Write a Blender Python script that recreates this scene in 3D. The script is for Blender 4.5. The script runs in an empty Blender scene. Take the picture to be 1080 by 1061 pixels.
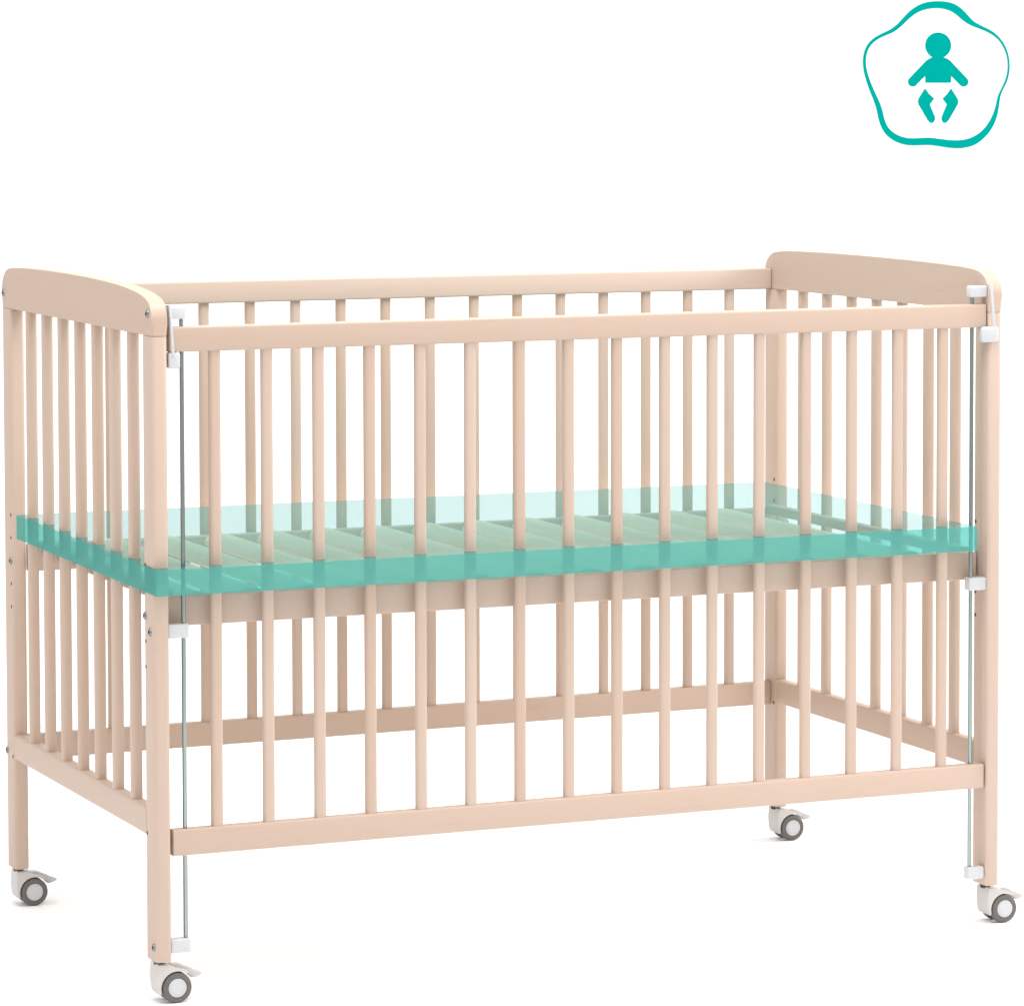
import bpy, bmesh, math, random
from mathutils import Vector, Matrix

S = 0.001            # all measures below are millimetres
ZF = 64.0            # floor lies 64 mm under the reference height of the post feet
scene = bpy.context.scene
col = scene.collection
random.seed(4)

# ------------------------------------------------------------------ camera
CAM = Vector((-1557.51, -4896.65, 1136.80 + ZF))
yaw, pitch, roll = math.radians(-23.253), math.radians(-3.593), math.radians(-0.097)
FPX, CX, CY, PW, PH = 4242.29, 575.59, 340.56, 1080.0, 1061.0
fw = Vector((-math.sin(yaw) * math.cos(pitch), math.cos(yaw) * math.cos(pitch), math.sin(pitch)))
rt = Vector((math.cos(yaw), math.sin(yaw), 0))
up = rt.cross(fw)
rt, up = rt * math.cos(roll) + up * math.sin(roll), up * math.cos(roll) - rt * math.sin(roll)
cam_d = bpy.data.cameras.new('camera')
cam = bpy.data.objects.new('camera', cam_d)
col.objects.link(cam)
M = Matrix((rt, up, -fw)).transposed().to_4x4()
M.translation = CAM * S
cam.matrix_world = M
cam_d.sensor_fit = 'HORIZONTAL'
cam_d.sensor_width = 36
cam_d.lens = FPX / PW * 36
cam_d.shift_x = (PW / 2 - CX) / PW
cam_d.shift_y = (CY - PH / 2) / PW
cam_d.clip_start = 0.1
cam_d.clip_end = 100
scene.camera = cam

# ------------------------------------------------------------------ light
world = bpy.data.worlds.new('World')
scene.world = world
world.use_nodes = True
bg = world.node_tree.nodes['Background']
bg.inputs['Color'].default_value = (1.0, 0.985, 0.975, 1)
bg.inputs['Strength'].default_value = 0.86


def area(name, loc, target, sx, sy, power, color=(1, 1, 1)):
    d = bpy.data.lights.new(name, 'AREA')
    d.shape = 'RECTANGLE'
    d.size, d.size_y = sx, sy
    d.energy = power
    d.color = color
    o = bpy.data.objects.new(name, d)
    col.objects.link(o)
    o.location = loc
    v = Vector(target) - Vector(loc)
    o.rotation_euler = v.to_track_quat('-Z', 'Y').to_euler()
    return o


area('front_softbox', (2.0, -12.0, 5.6), (0.7, 0.3, 0.4), 3.4, 3.4, 25, (0.95, 1.0, 1.01))
area('right_floor_fill', (5.4, -0.2, 2.7), (0.5, 0.2, 0.0), 2.4, 2.0, 225)  # added fill with no known source, whitens the floor beneath the cot
area('front_top_softbox', (0.6, -3.6, 4.6), (0.6, 0.2, 0.1), 3.6, 2.4, 46, (0.97, 1.0, 1.0))
area('side_softbox', (-4.2, -0.8, 3.0), (0.4, 0.2, 0.0), 2.2, 2.0, 34)
area('overhead_softbox', (0.5, -0.25, 3.0), (0.6, 0.35, 0), 2.4, 1.2, 80)

vs = scene.view_settings
vs.view_transform = 'Standard'
vs.look = 'None'
vs.exposure = 0
vs.gamma = 1
vs.use_curve_mapping = False
scene.cycles.max_bounces = 12
scene.cycles.transparent_max_bounces = 24


# ------------------------------------------------------------------ materials
def new_mat(name):
    m = bpy.data.materials.new(name)
    m.use_nodes = True
    nt = m.node_tree
    return m, nt, nt.nodes['Principled BSDF']


def plain(name, color, rough=0.5, metal=0.0, spec=0.5):
    m, nt, b = new_mat(name)
    b.inputs['Base Color'].default_value = (*color, 1)
    b.inputs['Roughness'].default_value = rough
    b.inputs['Metallic'].default_value = metal
    b.inputs['Specular IOR Level'].default_value = spec
    # slight unevenness of the finish
    n = nt.nodes.new('ShaderNodeTexNoise')
    n.inputs['Scale'].default_value = 180
    tc = nt.nodes.new('ShaderNodeTexCoord')
    nt.links.new(tc.outputs['Object'], n.inputs['Vector'])
    mr = nt.nodes.new('ShaderNodeMapRange')
    mr.inputs['To Min'].default_value = max(0, rough - 0.05)
    mr.inputs['To Max'].default_value = min(1, rough + 0.05)
    nt.links.new(n.outputs['Fac'], mr.inputs['Value'])
    nt.links.new(mr.outputs['Result'], b.inputs['Roughness'])
    return m


def wood(name, axis, a=(0.515, 0.390, 0.315), c=(0.478, 0.350, 0.276)):
    """whitewashed beech, grain running along the given axis of the object"""
    m, nt, b = new_mat(name)
    N, Lk = nt.nodes, nt.links
    tc = N.new('ShaderNodeTexCoord')
    oi = N.new('ShaderNodeObjectInfo')
    mul = N.new('ShaderNodeVectorMath'); mul.operation = 'SCALE'
    comb = N.new('ShaderNodeCombineXYZ')
    Lk.new(oi.outputs['Random'], comb.inputs[0]); Lk.new(oi.outputs['Random'], comb.inputs[1])
    Lk.new(oi.outputs['Random'], comb.inputs[2])
    Lk.new(comb.outputs[0], mul.inputs[0]); mul.inputs['Scale'].default_value = 7.0
    add = N.new('ShaderNodeVectorMath'); add.operation = 'ADD'
    Lk.new(tc.outputs['Object'], add.inputs[0]); Lk.new(mul.outputs[0], add.inputs[1])
    mp = N.new('ShaderNodeMapping')
    sc = [170, 170, 170]; sc['XYZ'.index(axis)] = 5
    mp.inputs['Scale'].default_value = sc
    Lk.new(add.outputs[0], mp.inputs['Vector'])
    n1 = N.new('ShaderNodeTexNoise'); n1.inputs['Scale'].default_value = 1.0
    n1.inputs['Detail'].default_value = 5; n1.inputs['Roughness'].default_value = 0.6
    Lk.new(mp.outputs[0], n1.inputs['Vector'])
    # broad figure
    mp2 = N.new('ShaderNodeMapping')
    sc2 = [30, 30, 30]; sc2['XYZ'.index(axis)] = 2.2
    mp2.inputs['Scale'].default_value = sc2
    Lk.new(add.outputs[0], mp2.inputs['Vector'])
    n2 = N.new('ShaderNodeTexNoise'); n2.inputs['Detail'].default_value = 3
    Lk.new(mp2.outputs[0], n2.inputs['Vector'])
    mx = N.new('ShaderNodeMath'); mx.operation = 'MULTIPLY_ADD'
    mx.inputs[1].default_value = 0.55
    Lk.new(n1.outputs['Fac'], mx.inputs[0])
    m2 = N.new('ShaderNodeMath'); m2.operation = 'MULTIPLY'; m2.inputs[1].default_value = 0.86
    Lk.new(n2.outputs['Fac'], m2.inputs[0]); Lk.new(m2.outputs[0], mx.inputs[2])
    ramp = N.new('ShaderNodeValToRGB')
    ramp.color_ramp.elements[0].position = 0.30; ramp.color_ramp.elements[0].color = (*c, 1)
    ramp.color_ramp.elements[1].position = 0.62; ramp.color_ramp.elements[1].color = (*a, 1)
    Lk.new(mx.outputs[0], ramp.inputs[0])
    hs = N.new('ShaderNodeHueSaturation')
    Lk.new(ramp.outputs[0], hs.inputs['Color'])
    mr = N.new('ShaderNodeMapRange')
    mr.inputs['To Min'].default_value = 0.965; mr.inputs['To Max'].default_value = 1.03
    Lk.new(oi.outputs['Random'], mr.inputs['Value']); Lk.new(mr.outputs[0], hs.inputs['Value'])
    mr3 = N.new('ShaderNodeMapRange')
    mr3.inputs['To Min'].default_value = 1.08; mr3.inputs['To Max'].default_value = 0.92
    Lk.new(oi.outputs['Random'], mr3.inputs['Value']); Lk.new(mr3.outputs[0], hs.inputs['Saturation'])
    Lk.new(hs.outputs[0], b.inputs['Base Color'])
    b.inputs['Roughness'].default_value = 0.48
    b.inputs['Specular IOR Level'].default_value = 0.32
    bp = N.new('ShaderNodeBump'); bp.inputs['Strength'].default_value = 0.06
    bp.inputs['Distance'].default_value = 0.0006
    Lk.new(n1.outputs['Fac'], bp.inputs['Height']); Lk.new(bp.outputs[0], b.inputs['Normal'])
    return m


WX, WY, WZ = wood('wood_along_x', 'X'), wood('wood_along_y', 'Y'), wood('wood_along_z', 'Z')
SLAT = wood('slat_wood', 'Y', (0.93, 0.77, 0.60), (0.84, 0.65, 0.46))
WHITE = plain('white_plastic', (0.53, 0.535, 0.55), 0.35)
HOOD = plain('caster_white_plastic', (0.52, 0.49, 0.475), 0.32)
GREY = plain('grey_tyre', (0.118, 0.105, 0.097), 0.5)
BLACK = plain('black_steel', (0.02, 0.018, 0.018), 0.35)
STEEL = plain('zinc_steel', (0.27, 0.32, 0.31), 0.22, 1.0)
BOLT = plain('bolt_steel', (0.22, 0.24, 0.25), 0.3, 1.0)
HOLE = plain('hole_shade', (0.10, 0.06, 0.035), 0.9)
TEAL = plain('teal_icon', (0.0, 0.272, 0.236), 1.0, 0, 0.0)
BACK = plain('white_backdrop', (0.95, 0.95, 0.955), 0.3, 0, 0.02)


def film(name, T, D):
    m = bpy.data.materials.new(name)
    m.use_nodes = True
    nt = m.node_tree
    nt.nodes.clear()
    o = nt.nodes.new('ShaderNodeOutputMaterial')
    ad = nt.nodes.new('ShaderNodeAddShader')
    t = nt.nodes.new('ShaderNodeBsdfTransparent'); t.inputs[0].default_value = (*T, 1)
    d = nt.nodes.new('ShaderNodeBsdfDiffuse'); d.inputs[0].default_value = (*D, 1)
    nt.links.new(t.outputs[0], ad.inputs[0]); nt.links.new(d.outputs[0], ad.inputs[1])
    nt.links.new(ad.outputs[0], o.inputs[0])
    return m


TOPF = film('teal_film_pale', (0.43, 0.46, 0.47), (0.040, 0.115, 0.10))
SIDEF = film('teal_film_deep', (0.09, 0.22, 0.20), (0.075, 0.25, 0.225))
CLEAR = film('clear_film', (0.97, 0.985, 0.98), (0.0, 0.01, 0.009))


# ------------------------------------------------------------------ helpers
def finish(bm, angle=35, flats=False):
    me = bpy.data.meshes.new('mesh')
    bmesh.ops.recalc_face_normals(bm, faces=bm.faces)
    bm.to_mesh(me)
    bm.free()
    for p in me.polygons:
        p.use_smooth = True
    if flats:
        big = max(p.area for p in me.polygons)
        for p in me.polygons:
            if (p.area > 0.2 * big and len(me.polygons) < 400) or len(p.vertices) > 6:
                p.use_smooth = False
    me.set_sharp_from_angle(angle=math.radians(angle))
    return me


def wloc(o):
    v = Vector((0, 0, 0))
    while o:
        v = v + o.location
        o = o.parent
    return v


def obj(name, me, mat, parent=None, loc=(0, 0, 0)):
    """loc: world millimetres, z measured from the reference height"""
    o = bpy.data.objects.new(name, me)
    if mat and not me.materials:
        me.materials.append(mat)
    col.objects.link(o)
    w = Vector((loc[0], loc[1], loc[2] + ZF)) * S
    if parent:
        o.parent = parent
        w = w - wloc(parent)
    o.location = w
    return o


def tag(o, label=None, cat=None, kind=None, group=None):
    if label: o['label'] = label
    if cat: o['category'] = cat
    if kind: o['kind'] = kind
    if group: o['group'] = group


def empty(name, loc):
    o = bpy.data.objects.new(name, None)
    o.empty_display_size = 0.05
    col.objects.link(o)
    o.location = Vector((loc[0], loc[1], loc[2] + ZF)) * S
    return o


def box(dx, dy, dz, r=2.0, seg=3, long_axis=None, r_end=0.8, shear=0.0):
    """box centred on its origin; edges along long_axis get radius r, the others r_end.
    shear: mm the +X end lies higher than the -X end"""
    bm = bmesh.new()
    bmesh.ops.create_cube(bm, size=1)
    for v in bm.verts:
        v.co = Vector((v.co.x * dx, v.co.y * dy, v.co.z * dz)) * S
    if long_axis is None:
        bmesh.ops.bevel(bm, geom=bm.edges[:], offset=r * S, segments=seg, profile=0.5, affect='EDGES')
    else:
        k = 'XYZ'.index(long_axis)
        es = [e for e in bm.edges if abs((e.verts[0].co - e.verts[1].co)[k]) > 1e-6]
        bmesh.ops.bevel(bm, geom=es, offset=r * S, segments=seg, profile=0.5, affect='EDGES')
        if r_end > 0:
            m = max(abs(v.co[k]) for v in bm.verts)
            es = [e for e in bm.edges if all(abs(abs(v.co[k]) - m) < 1e-7 for v in e.verts)
                  and e.verts[0].co[k] * e.verts[1].co[k] > 0]
            bmesh.ops.bevel(bm, geom=es, offset=r_end * S, segments=2, profile=0.5, affect='EDGES')
    if shear:
        for v in bm.verts:
            v.co.z += shear * S * (v.co.x / (dx * S))
    return finish(bm, flats=True)


def cyl_bm(bm, axis, r, h, c=(0, 0, 0), n=32, r2=None):
    rot = {'Z': Matrix(), 'X': Matrix.Rotation(math.pi / 2, 4, 'Y'), 'Y': Matrix.Rotation(math.pi / 2, 4, 'X')}[axis]
    g = bmesh.ops.create_cone(bm, cap_ends=True, segments=n, radius1=r * S, radius2=(r if r2 is None else r2) * S,
                              depth=h * S, matrix=Matrix.Translation(Vector(c) * S) @ rot)
    return g['verts']


def cyl(axis, r, h, bev=0.0, n=32):
    bm = bmesh.new()
    cyl_bm(bm, axis, r, h, n=n)
    if bev:
        es = [e for e in bm.edges if len(e.link_faces) == 2 and any(len(f.verts) > 4 for f in e.link_faces)]
        bmesh.ops.bevel(bm, geom=es, offset=bev * S, segments=3, profile=0.5, affect='EDGES')
    return finish(bm)


def lathe(axis, prof, n=40):
    """prof: list of (radius, along) closed by its ends lying on the axis"""
    bm = bmesh.new()
    rings = []
    for r, a in prof:
        ring = []
        for i in range(n):
            t = 2 * math.pi * i / n
            p = (r * math.cos(t), a, r * math.sin(t))
            if axis == 'X': p = (a, r * math.cos(t), r * math.sin(t))
            if axis == 'Z': p = (r * math.cos(t), r * math.sin(t), a)
            ring.append(bm.verts.new(Vector(p) * S))
        rings.append(ring)
    for A, B in zip(rings, rings[1:]):
        for i in range(n):
            bm.faces.new((A[i], A[(i + 1) % n], B[(i + 1) % n], B[i]))
    bm.faces.new(rings[0]); bm.faces.new(rings[-1])
    return finish(bm)


def prism(poly, axis, t, bev=0.0, seg=3, keep=None):
    """poly: 2D outline in mm; axis X: (y,z), axis Y: (x,z); extruded +-t/2"""
    bm = bmesh.new()
    def P(p, d):
        return Vector((d, p[0], p[1]) if axis == 'X' else (p[0], d, p[1])) * S
    A = [bm.verts.new(P(p, -t / 2)) for p in poly]
    B = [bm.verts.new(P(p, t / 2)) for p in poly]
    bm.faces.new(A); bm.faces.new(B[::-1])
    n = len(poly)
    for i in range(n):
        bm.faces.new((A[i], B[i], B[(i + 1) % n], A[(i + 1) % n]))
    if bev:
        k = 0 if axis == 'X' else 1
        es = [e for e in bm.edges if abs(e.verts[0].co[k] - e.verts[1].co[k]) < 1e-7 and
              (keep is None or keep(e))]
        bmesh.ops.bevel(bm, geom=es, offset=bev * S, segments=seg, profile=0.5, affect='EDGES')
    for f in bm.faces:
        if len(f.verts) > 8: f.tag = True
    return finish(bm, flats=bool(bev))


# ------------------------------------------------------------------ setting: white sweep behind and under the cot
fh = Vector((fw.x, fw.y, 0)).normalized()
rh = Vector((fh.y, -fh.x, 0))
WALL = 9600.0                                   # distance of the wall from the camera
bm = bmesh.new()
prof = [(-3000, 0), (0, 0), (3000, 0), (WALL - 500, 0)]
prof += [(WALL - 500 + 500 * math.sin(a), 500 - 500 * math.cos(a)) for a in [math.pi / 2 * i / 16 for i in range(1, 17)]]
prof += [(WALL, 2000), (WALL, 4200)]
rows = []
for d, z in prof:
    rows.append([bm.verts.new((Vector((CAM.x, CAM.y, 0)) + fh * d + rh * x + Vector((0, 0, z))) * S)
                 for x in (-5500, -2000, 2000, 5500)])
for A, B in zip(rows, rows[1:]):
    for i in range(3):
        bm.faces.new((A[i], A[i + 1], B[i + 1], B[i]))
me = finish(bm, 60)
bd = bpy.data.objects.new('studio_backdrop', me)
me.materials.append(BACK)
col.objects.link(bd)
tag(bd, 'seamless white floor and wall behind the cot', None, 'structure')

# ------------------------------------------------------------------ the cot
L, W, T, PD = 1240.0, 704.0, 21.0, 42.0
ZP, ZB = -9.0, 799.0
crib = empty('baby_crib', (L / 2, W / 2, -ZF))
tag(crib, 'pale pinkish wooden baby cot with slatted sides on four grey caster wheels', 'crib')

# posts
post_me = box(T, PD, ZB - 0.3 - ZP, 5.0, 5, 'Z', 1.2)
bolt_me = lathe('X', [(0.01, 0.8), (2.3, 0.9), (2.5, 2.5), (4.3, 2.2), (5.0, 1.2), (5.2, -3.0), (0.01, -3.0)], 28)
bolt_me.materials.append(BOLT); bolt_me.materials.append(BLACK)
for p in bolt_me.polygons:
    if math.hypot(p.center.y, p.center.z) < 2.45 * S and p.center.x > 0: p.material_index = 1
hole_me = lathe('X', [(0.01, 0.25), (2.4, 0.25), (2.7, 0.1), (2.7, -2), (0.01, -2)], 20)
posts = {}
for side, x in (('l', T / 2), ('r', L - T / 2)):
    for dep, y in (('f', PD / 2), ('b', W - PD / 2)):
        posts[side + dep] = obj('post', post_me, WZ, crib, (x, y, (ZP + ZB - 0.3) / 2))


def bolt(p, x, y, z, sgn):
    b = obj('bolt', bolt_me, BOLT, p, (x, y, z))
    if sgn < 0: b.rotation_euler.z = math.pi
    return b


def hole(p, x, y, z, sgn):
    b = obj('peg_hole', hole_me, HOLE, p, (x, y, z))
    if sgn < 0: b.rotation_euler.z = math.pi
    return b


HF, HB = 36.4, W - 36.4
for key, x, sgn in (('lf', 0, -1), ('lb', 0, -1), ('lf', T, 1), ('lb', T, 1), ('rf', L - T, -1), ('rb', L - T, -1),
                    ('rf', L, 1), ('rb', L, 1)):
    y = HF if key[1] == 'f' else HB
    outer = (x == 0 or x == L)
    # the holes sit close to the rounded inner arris of the post
    yy = y - 1.5 if key[1] == 'f' else y + 1.5
    for z in (503, 470, 437, 404, 371):
        if outer and z == 437:
            bolt(posts[key], x, yy, z, sgn)
        else:
            hole(posts[key], x, yy, z, sgn)
    hole(posts[key], x, yy, 154.5, sgn)
bolt(posts['lf'], 0, 14.5, 418, -1)
bolt(posts['lf'], 0, 9, 10, -1)
bolt(posts['lb'], 0, W - 7, 160, -1)
bolt(posts['rf'], L, 14.5, 418, 1)

# head boards
half = [(0, ZB), (0, 818), (0.8, 826), (4.2, 833.5), (10.5, 839.8), (20, 844.3), (33, 847.7), (52, 850.8), (75, 853.4),
        (105, 855.8), (145, 858), (200, 859.8), (270, 861.2), (352, 861.8)]
full = [(0, ZB), (0, 820), (1.2, 830), (5.2, 838.5), (11.8, 845.6), (20.5, 851.3), (32, 855), (50, 857.2), (80, 858.9),
        (120, 860), (200, 861.2), (270, 861.8), (352, 862)]


def smooth(h):
    sm = []
    for i in range(len(h) - 1):
        p0, p1, p2, p3 = h[max(i - 1, 0)], h[i], h[i + 1], h[min(i + 2, len(h) - 1)]
        sm.append(p1)
        if 1 <= i:
            for t in (1 / 3, 2 / 3):
                sm.append(tuple(0.5 * (2 * p1[k] + (p2[k] - p0[k]) * t + (2 * p0[k] - 5 * p1[k] + 4 * p2[k] - p3[k]) * t * t
                                       + (3 * p1[k] - p0[k] - 3 * p2[k] + p3[k]) * t ** 3) for k in (0, 1)))
    return sm + [h[-1]]


half, full = smooth(half), smooth(full)
zc = 830
for x in (T / 2, L - T / 2):
    front = half if x < 100 else full
    outl = front + [(W - y, z) for y, z in full[-2::-1]]
    hb_me = prism([(y - W / 2, z - zc) for y, z in outl], 'X', T, 5.2, 5,
                  keep=lambda e: not all(v.co.z < (ZB - zc + 1) * S for v in e.verts))
    h = obj('headboard', hb_me, WY, crib, (x, W / 2, zc))
    if x < 100:
        bolt(h, 0, 16, 827, -1); bolt(h, 0, W - 10, 820, -1)
    else:
        bolt(h, L, 16, 827, 1); bolt(h, L, W - 10, 820, 1)
# low rails of the two ends
obj('end_rail', box(T - 1.0, W - 2 * PD + 2, 35, 3.0, 3, 'Y', 0), WY, crib, (T / 2, W / 2, 168.5))
obj('end_rail', box(T - 1.0, W - 2 * PD + 2, 36, 3.0, 3, 'Y', 0), WY, crib, (L - T / 2, W / 2, 173))

# long rails
RX0, RX1 = T + 4, L - T - 2.5
rl = RX1 - RX0
obj('top_rail', box(rl, 18, 32.5, 3.0, 4, 'X', 1.6), WX, crib, ((RX0 + RX1) / 2, 12, 794))
obj('bottom_rail', box(rl, 18, 34.5, 3.0, 4, 'X', 1.6, shear=3.0), WX, crib, ((RX0 + RX1) / 2, 12, 145.8))
BX0, BX1 = T + 0.8, L - T - 0.8
obj('top_rail', box(BX1 - BX0, 21, 32.5, 2.6, 4, 'X', 1.0), WX, crib, (L / 2, W - 16, 814.3))
obj('bottom_rail', box(BX1 - BX0, 21, 35, 2.6, 4, 'X', 1.0, shear=4.0), WX, crib, (L / 2, W - 16, 166.5))

# balusters
fb_me = box(15.2, 12.5, 778 - 160 + 6, 4.6, 5, 'Z', 0)
bb_me = box(15.0, 12.5, 798 - 183 + 6, 4.6, 5, 'Z', 0)
eb_me = box(14.6, 15.6, ZB - 186 + 6, 5.0, 5, 'Z', 0)
for i in range(16):
    obj('baluster', fb_me, WZ, crib, (87.2 + 71.0 * i, 12, (778 + 160) / 2))
for i in range(16):
    obj('baluster', bb_me, WZ, crib, (85.4 + 71.03 * i, W - 15.5, (798 + 183) / 2))
for x in (T / 2, L - T / 2):
    for i in range(7):
        obj('baluster', eb_me, WZ, crib, (x, 113.3 + 79.6 * i, (ZB + 186) / 2))

# slatted base
sb_me = box(L - 2 * T - 5, 18, 38.5, 2.0, 3, 'X', 0.8)
for y in (37, W - 39):
    obj('base_rail', sb_me, WX, crib, (L / 2, y, 441.2))
en_me = box(18, W - 2 * 46 - 3, 14, 2, 3, 'Y', 0)
for x in (T + 12, L - T - 12):
    obj('base_end_rail', en_me, WY, crib, (x, W / 2 - 1, 459))
# sprung slats, convex across their width
pts = []
for i in range(17):
    a = math.pi * (1 - i / 16)
    pts.append((24.0 * math.cos(a), 15.0 * math.sin(a) ** 0.9))
low = [(22.5, -3.0), (11, -2.0), (0, -1.5), (-11, -2.0), (-22.5, -3.0)]
sl_me = prism(pts + low, 'Y', W - 2 * 46 - 6, 0)
for k in range(14):
    xc = 276 + 81 * (k - 3) + 33
    if xc < 60: xc = 69
    if k == 13: xc = min(xc, L - T - 55)
    obj('slat', sl_me, SLAT, crib, (xc, W / 2 - 1, 449.5))

# guide rods and their white clips
rod_me = cyl('Z', 2.9, 818, 0.6, 20)
for sd, xr in ((1, 43.6), (-1, 1198.4)):
    rod = obj('guide_rod', rod_me, STEEL, crib, (xr, 12, 418))
    def clip(x0, x1, z0, z1, y0, y1, r=2.5, nm='rod_clip'):
        obj(nm, box(x1 - x0, y1 - y0, z1 - z0, r, 3), WHITE, rod, ((x0 + x1) / 2, (y0 + y1) / 2, (z0 + z1) / 2))
    px = T if sd == 1 else L - T                     # inner face of the post
    lo, hi = (px, xr + 5) if sd == 1 else (xr - 6, px)
    clip(lo, hi, 409.5, 427.5, 4, 20, 1.6)
    clip(lo, hi, 1, 19, 4, 20, 3.2)
    clip(lo + (3 if sd == 1 else 0), hi, 820, 836, 4, 19, 2.6)
    # upper guide: leaning strip with a block at its foot
    x_t, x_b = (px + 3, px + 8) if sd == 1 else (px + 1.0, px + 8.5)
    w = 4.5 if sd == 1 else 5.5
    poly = [(x_t, 838), (x_t + w * 0.7, 838), (x_b + w * 0.55, 772), (x_b - w * 0.45, 772)]
    cx = sum(p[0] for p in poly) / 4; cz = 805
    y_s = -1.5 if sd == -1 else 1.0
    obj('rod_guide', prism([(x - cx, z - cz) for x, z in poly], 'Y', 16, 0.9, 2), WHITE, rod, (cx, 8 + y_s, cz))
    if sd == 1: clip(px + 2.5, px + 18, 757, 777, 2, 20, 2.2, 'rod_guide')
    else: clip(px - 12, px + 15, 757, 779, -3.2, 12, 4.0, 'rod_guide')

# ------------------------------------------------------------------ casters
WR, WC = 20.0, -ZF + 20.0                            # wheel radius, wheel centre height
wheel_me = lathe('Y', [(0.01, -6.0), (12.5, -6.0), (12.9, -6.8), (16.3, -6.9), (18.9, -5.8), (20.0, -3.6), (20.0, 3.4), (18.6, 5.6), (0.01, 5.6)], 48)
cap_me = lathe('Y', [(0.01, -7.5), (8.6, -7.5), (9.0, -7.0), (9.8, -7.0), (10.3, -7.4), (11.7, -7.1), (12.3, -6.3), (12.3, -5.0), (0.01, -5.0)], 44)
stem_me = cyl('Z', 7.5, 9, 0.8, 24)


def hood_mesh():
    """outline in x,z about the wheel centre; the swivel axis is at x = -21"""
    ri = 21.6
    o = [(-11, 31.2), (-24.5, 31.2), (-25.6, 27), (-25.9, 18), (-25.6, 9), (-24.9, 1), (-24.0, -5), (-22.6, -8.2)]
    for i in range(22):
        a = math.radians(200 + (52 - 200) * i / 21)
        o.append((ri * math.cos(a), ri * math.sin(a)))
    for i in range(6):
        a = math.radians(52 + (88 - 52) * i / 5)
        o.append((25.2 * math.cos(a), 25.2 * math.sin(a)))
    o += [(-5, 28)]
    return prism(o, 'Y', 35, 1.3, 3)


def web_mesh():
    o = [(-22, 24), (-22, 8), (-20, -5), (-8, -10), (6, -6), (14, 6), (12, 16), (3, 23)]
    return prism(o, 'Y', 6, 0.8, 2)


def lever_mesh():
    o = [(-4, 25.0), (-4, 28.2), (7, 28.0), (15, 24.8), (21.5, 19.8), (26, 17.6), (33, 16.6), (36.5, 15.0), (35.5, 12.8), (30, 10.6),
         (24, 9.2), (21.6, 10.2), (17, 17), (12, 21.4), (7, 24)]
    return prism(o, 'Y', 17, 1.1, 3)


hood_me, web_me, lever_me = hood_mesh(), web_mesh(), lever_mesh()
for i, (px, py) in enumerate(((T / 2, PD / 2), (T / 2, W - PD / 2), (L - T / 2, PD / 2), (L - T / 2, W - PD / 2))):
    cx = px + (18.5 if px < 100 else 21.5)
    c = obj('caster', hood_me, HOOD, crib, (cx, py, WC))
    obj('fork', web_me, HOOD, c, (cx, py, WC))
    obj('stem', stem_me, BLACK, c, (px, py, -10.5))
    obj('brake_lever', lever_me, HOOD, c, (cx, py, WC))
    obj('axle', cyl('Y', 3, 20, 0), BLACK, c, (cx, py, WC))
    for s in (-1, 1):
        w = obj('wheel', wheel_me, GREY, c, (cx, py + s * 12, WC))
        h = obj('hub_cap', cap_me, WHITE, c, (cx, py + s * 12, WC))
        if s > 0:
            w.rotation_euler.z = math.pi; h.rotation_euler.z = math.pi

# ------------------------------------------------------------------ mattress: an overlay graphic, built as a translucent block
mx0, mx1, my0, my1, mz0, mz1 = -2.5, 1196.0, -11.0, 640.0, 467.5, 501.0
mat_root = empty('mattress', ((mx0 + mx1) / 2, (my0 + my1) / 2, mz0))
tag(mat_root, 'see-through teal block, overlay graphic marking the mattress on the cot slats', 'mattress')


def quadmesh(quads):
    bm = bmesh.new()
    for q in quads:
        bm.faces.new([bm.verts.new((Vector(p) - Vector(((mx0 + mx1) / 2, (my0 + my1) / 2, mz0))) * S) for p in q])
    bmesh.ops.remove_doubles(bm, verts=bm.verts, dist=1e-6)
    me = bpy.data.meshes.new('mesh')
    bm.to_mesh(me); bm.free()
    return me


ml = ((mx0 + mx1) / 2, (my0 + my1) / 2, mz0)
FL, FR, BR, BL = (mx0, -20, 0), (mx1, my0, 0), (mx1, 655, 0), (mx0, 630, 0)


def up_(p, z):
    return (p[0], p[1], z)


tFL, tFR, tBR, tBL = up_(FL, 501.5), up_(FR, 501.6), up_(BR, 501.5), up_(BL, 507)
bFL, bFR, bBR, bBL = up_(FL, 468), up_(FR, 467.5), up_(BR, 467.5), up_(BL, 473)
obj('top_panel', quadmesh([[tFL, tFR, tBR, tBL]]), TOPF, mat_root, ml)
obj('side_panel', quadmesh([[bFL, bFR, tFR, tFL], [bBL, bFL, tFL, tBL]]), SIDEF, mat_root, ml)
obj('rear_panel', quadmesh([[bFR, bBR, tBR, tFR], [bBR, bBL, tBL, tBR], [bFL, bBL, bBR, bFR]]), CLEAR, mat_root, ml)

# ------------------------------------------------------------------ baby icon: an overlay graphic, built as flat plates on the wall
# plane coordinates: traced outline -> millimetres on the wall
dist = WALL


def icon_pt(p):
    u, v = 890 + p[0] / 5.684, p[1] / 5.684
    D = fw + rt * ((u - CX) / FPX) - up * ((v - CY) / FPX)
    k = dist / D.dot(fh)
    P = CAM + D * k
    rel = P - Vector((CAM.x, CAM.y, 0))
    return (rel.dot(rh), rel.z)


sc_ = icon_pt((555, 450))
icon = bpy.data.objects.new('overlay_icon', None)
icon.empty_display_size = 0.05
col.objects.link(icon)
icon.location = (Vector((CAM.x, CAM.y, 0)) + fh * dist + rh * sc_[0] + Vector((0, 0, sc_[1]))) * S
icon.rotation_euler.z = math.atan2(rh.y, rh.x)
tag(icon, 'teal baby pictogram in a wavy ring, an overlay graphic mounted on the white wall', 'icon')


def rel(p):
    q = icon_pt(p)
    return (q[0] - sc_[0], q[1] - sc_[1])


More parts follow.
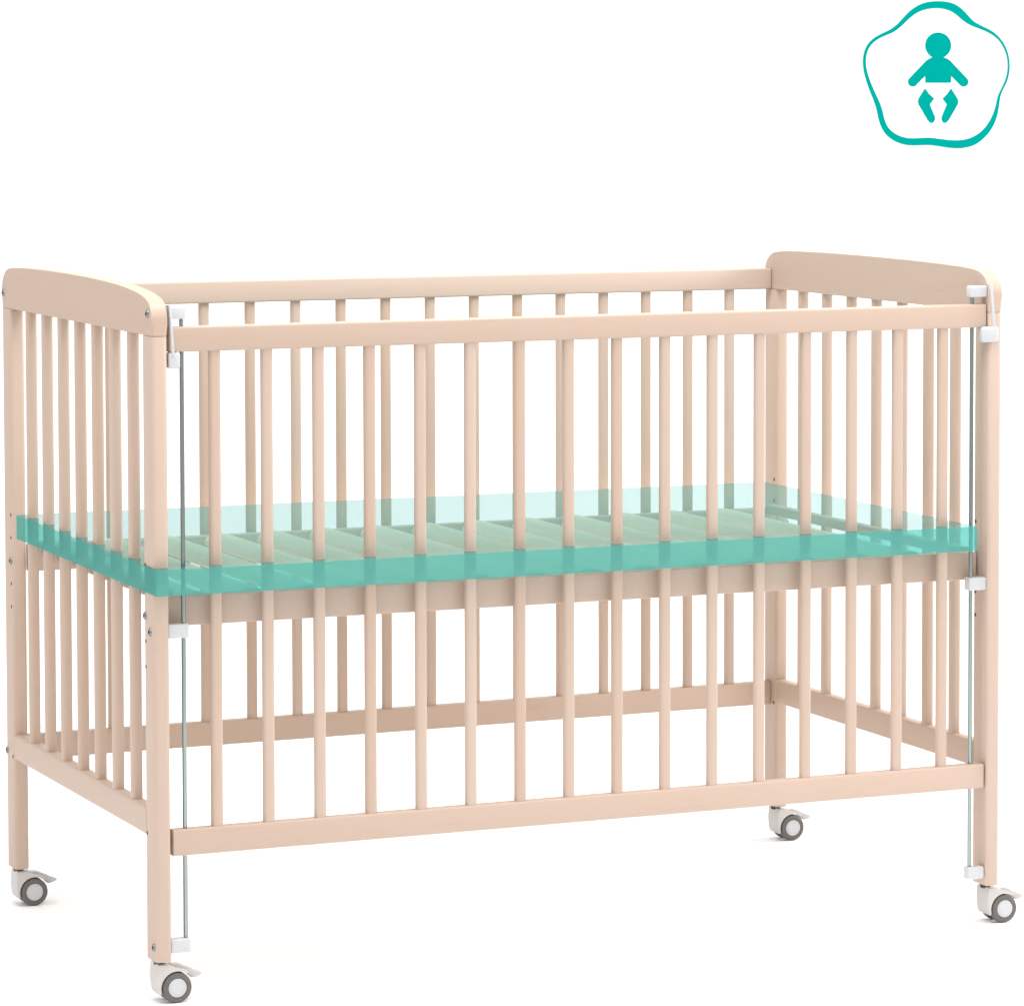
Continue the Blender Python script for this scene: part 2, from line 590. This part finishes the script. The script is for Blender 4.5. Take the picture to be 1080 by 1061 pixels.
def icon_part(name, me):
    o = bpy.data.objects.new(name, me)
    me.materials.append(TEAL)
    col.objects.link(o)
    o.parent = icon
    o.location = (0, -1.5 * S, 0)
    return o


outer = [(570,10),(640,18),(690,42),(735,85),(775,130),(830,160),(890,190),(940,235),(975,295),(992,360),(992,430),(975,500),(950,545),(935,590),(928,650),(915,710),(885,775),(840,830),(790,868),(735,886),(680,891),(620,886),(560,876),(500,870),(440,873),(380,872),(320,855),(270,825),(235,785),(212,730),(200,670),(182,610),(155,545),(130,470),(115,400),(117,335),(135,280),(170,238),(220,208),(280,180),(325,145),(370,95),(420,50),(475,22),(520,12)]
inner = [(570,52),(625,62),(672,88),(712,125),(760,155),(820,178),(880,205),(930,245),(965,305),(981,365),(981,425),(965,490),(940,540),(920,585),(912,630),(897,680),(870,735),(830,785),(780,820),(730,838),(680,843),(620,840),(560,832),(500,826),(440,830),(380,830),(330,815),(285,788),(255,750),(240,700),(228,650),(208,600),(180,540),(152,470),(135,410),(133,345),(150,290),(185,250),(235,222),(295,198),(345,160),(395,112),(440,78),(500,57),(535,52)]


def polar(pts, n=220):
    """smooth closed curve through pts as radius by angle about (555,450)"""
    a = sorted((math.atan2(y - 450, x - 555), math.hypot(x - 555, y - 450)) for x, y in pts)
    m = len(a)
    ext = [(t - 2 * math.pi, r) for t, r in a[-3:]] + a + [(t + 2 * math.pi, r) for t, r in a[:3]]
    out = []
    for i in range(n):
        th = -math.pi + 2 * math.pi * i / n
        k = max(j for j in range(1, len(ext) - 2) if ext[j][0] <= th + 1e-9)
        (t0, r0), (t1, r1), (t2, r2), (t3, r3) = ext[k - 1:k + 3]
        h = (th - t1) / (t2 - t1)
        m1 = (r2 - r0) / (t2 - t0) * (t2 - t1); m2 = (r3 - r1) / (t3 - t1) * (t2 - t1)
        r = (2*h**3 - 3*h**2 + 1) * r1 + (h**3 - 2*h**2 + h) * m1 + (-2*h**3 + 3*h**2) * r2 + (h**3 - h**2) * m2
        out.append((th, r))
    # gentle smoothing against tracing jitter
    for _ in range(6):
        out = [(out[i][0], (out[i - 1][1] + 2 * out[i][1] + out[(i + 1) % n][1]) / 4) for i in range(n)]
    return [(555 + r * math.cos(t), 450 + r * math.sin(t)) for t, r in out]


po, pi_ = polar(outer), polar(inner)
bm = bmesh.new()
rings = []
for pts_, y in ((po, 1.5), (po, -1.5), (pi_, -1.5), (pi_, 1.5)):
    rings.append([bm.verts.new(Vector((rel(p)[0], y, rel(p)[1])) * S) for p in pts_])
n = len(po)
for a in range(4):
    A, B = rings[a], rings[(a + 1) % 4]
    for i in range(n):
        bm.faces.new((A[i], A[(i + 1) % n], B[(i + 1) % n], B[i]))
icon_part('outline_ring', finish(bm))


def capd(c, r, a0, a1, k=10):
    return [(c[0] + r * math.cos(math.radians(a0 + (a1 - a0) * i / k)), c[1] + r * math.sin(math.radians(a0 + (a1 - a0) * i / k))) for i in range(k + 1)]


fig = capd((565.5, 275), 77.5, 66, -246, 60)           # head, from neck right over the top to neck left
fig = [p for p in fig]
fig += [(520, 351), (508, 356), (494, 366)] + capd((413, 493), 28.5, 226, 48, 12) + [(489, 455), (489, 498), (642, 498), (642, 455)]
fig += capd((718, 493), 28.5, 132, -46, 12) + [(637, 366), (623, 356), (611, 351)]
icon_part('baby_figure', prism([rel(p) for p in fig], 'Y', 3))
legl = [(487, 532), (510, 565), (541, 594), (515, 628), (545, 700), (547, 718), (539, 734), (527, 740), (514, 735), (503, 722), (449, 630), (444, 611), (449, 592)]
legr = [(643, 532), (621, 565), (592, 594), (618, 628), (588, 700), (585, 717), (592, 734), (604, 740), (617, 735), (629, 722), (682, 630), (687, 611), (681, 592)]
for lg in (legl, legr):
    icon_part('baby_leg', prism([rel(p) for p in lg], 'Y', 3))
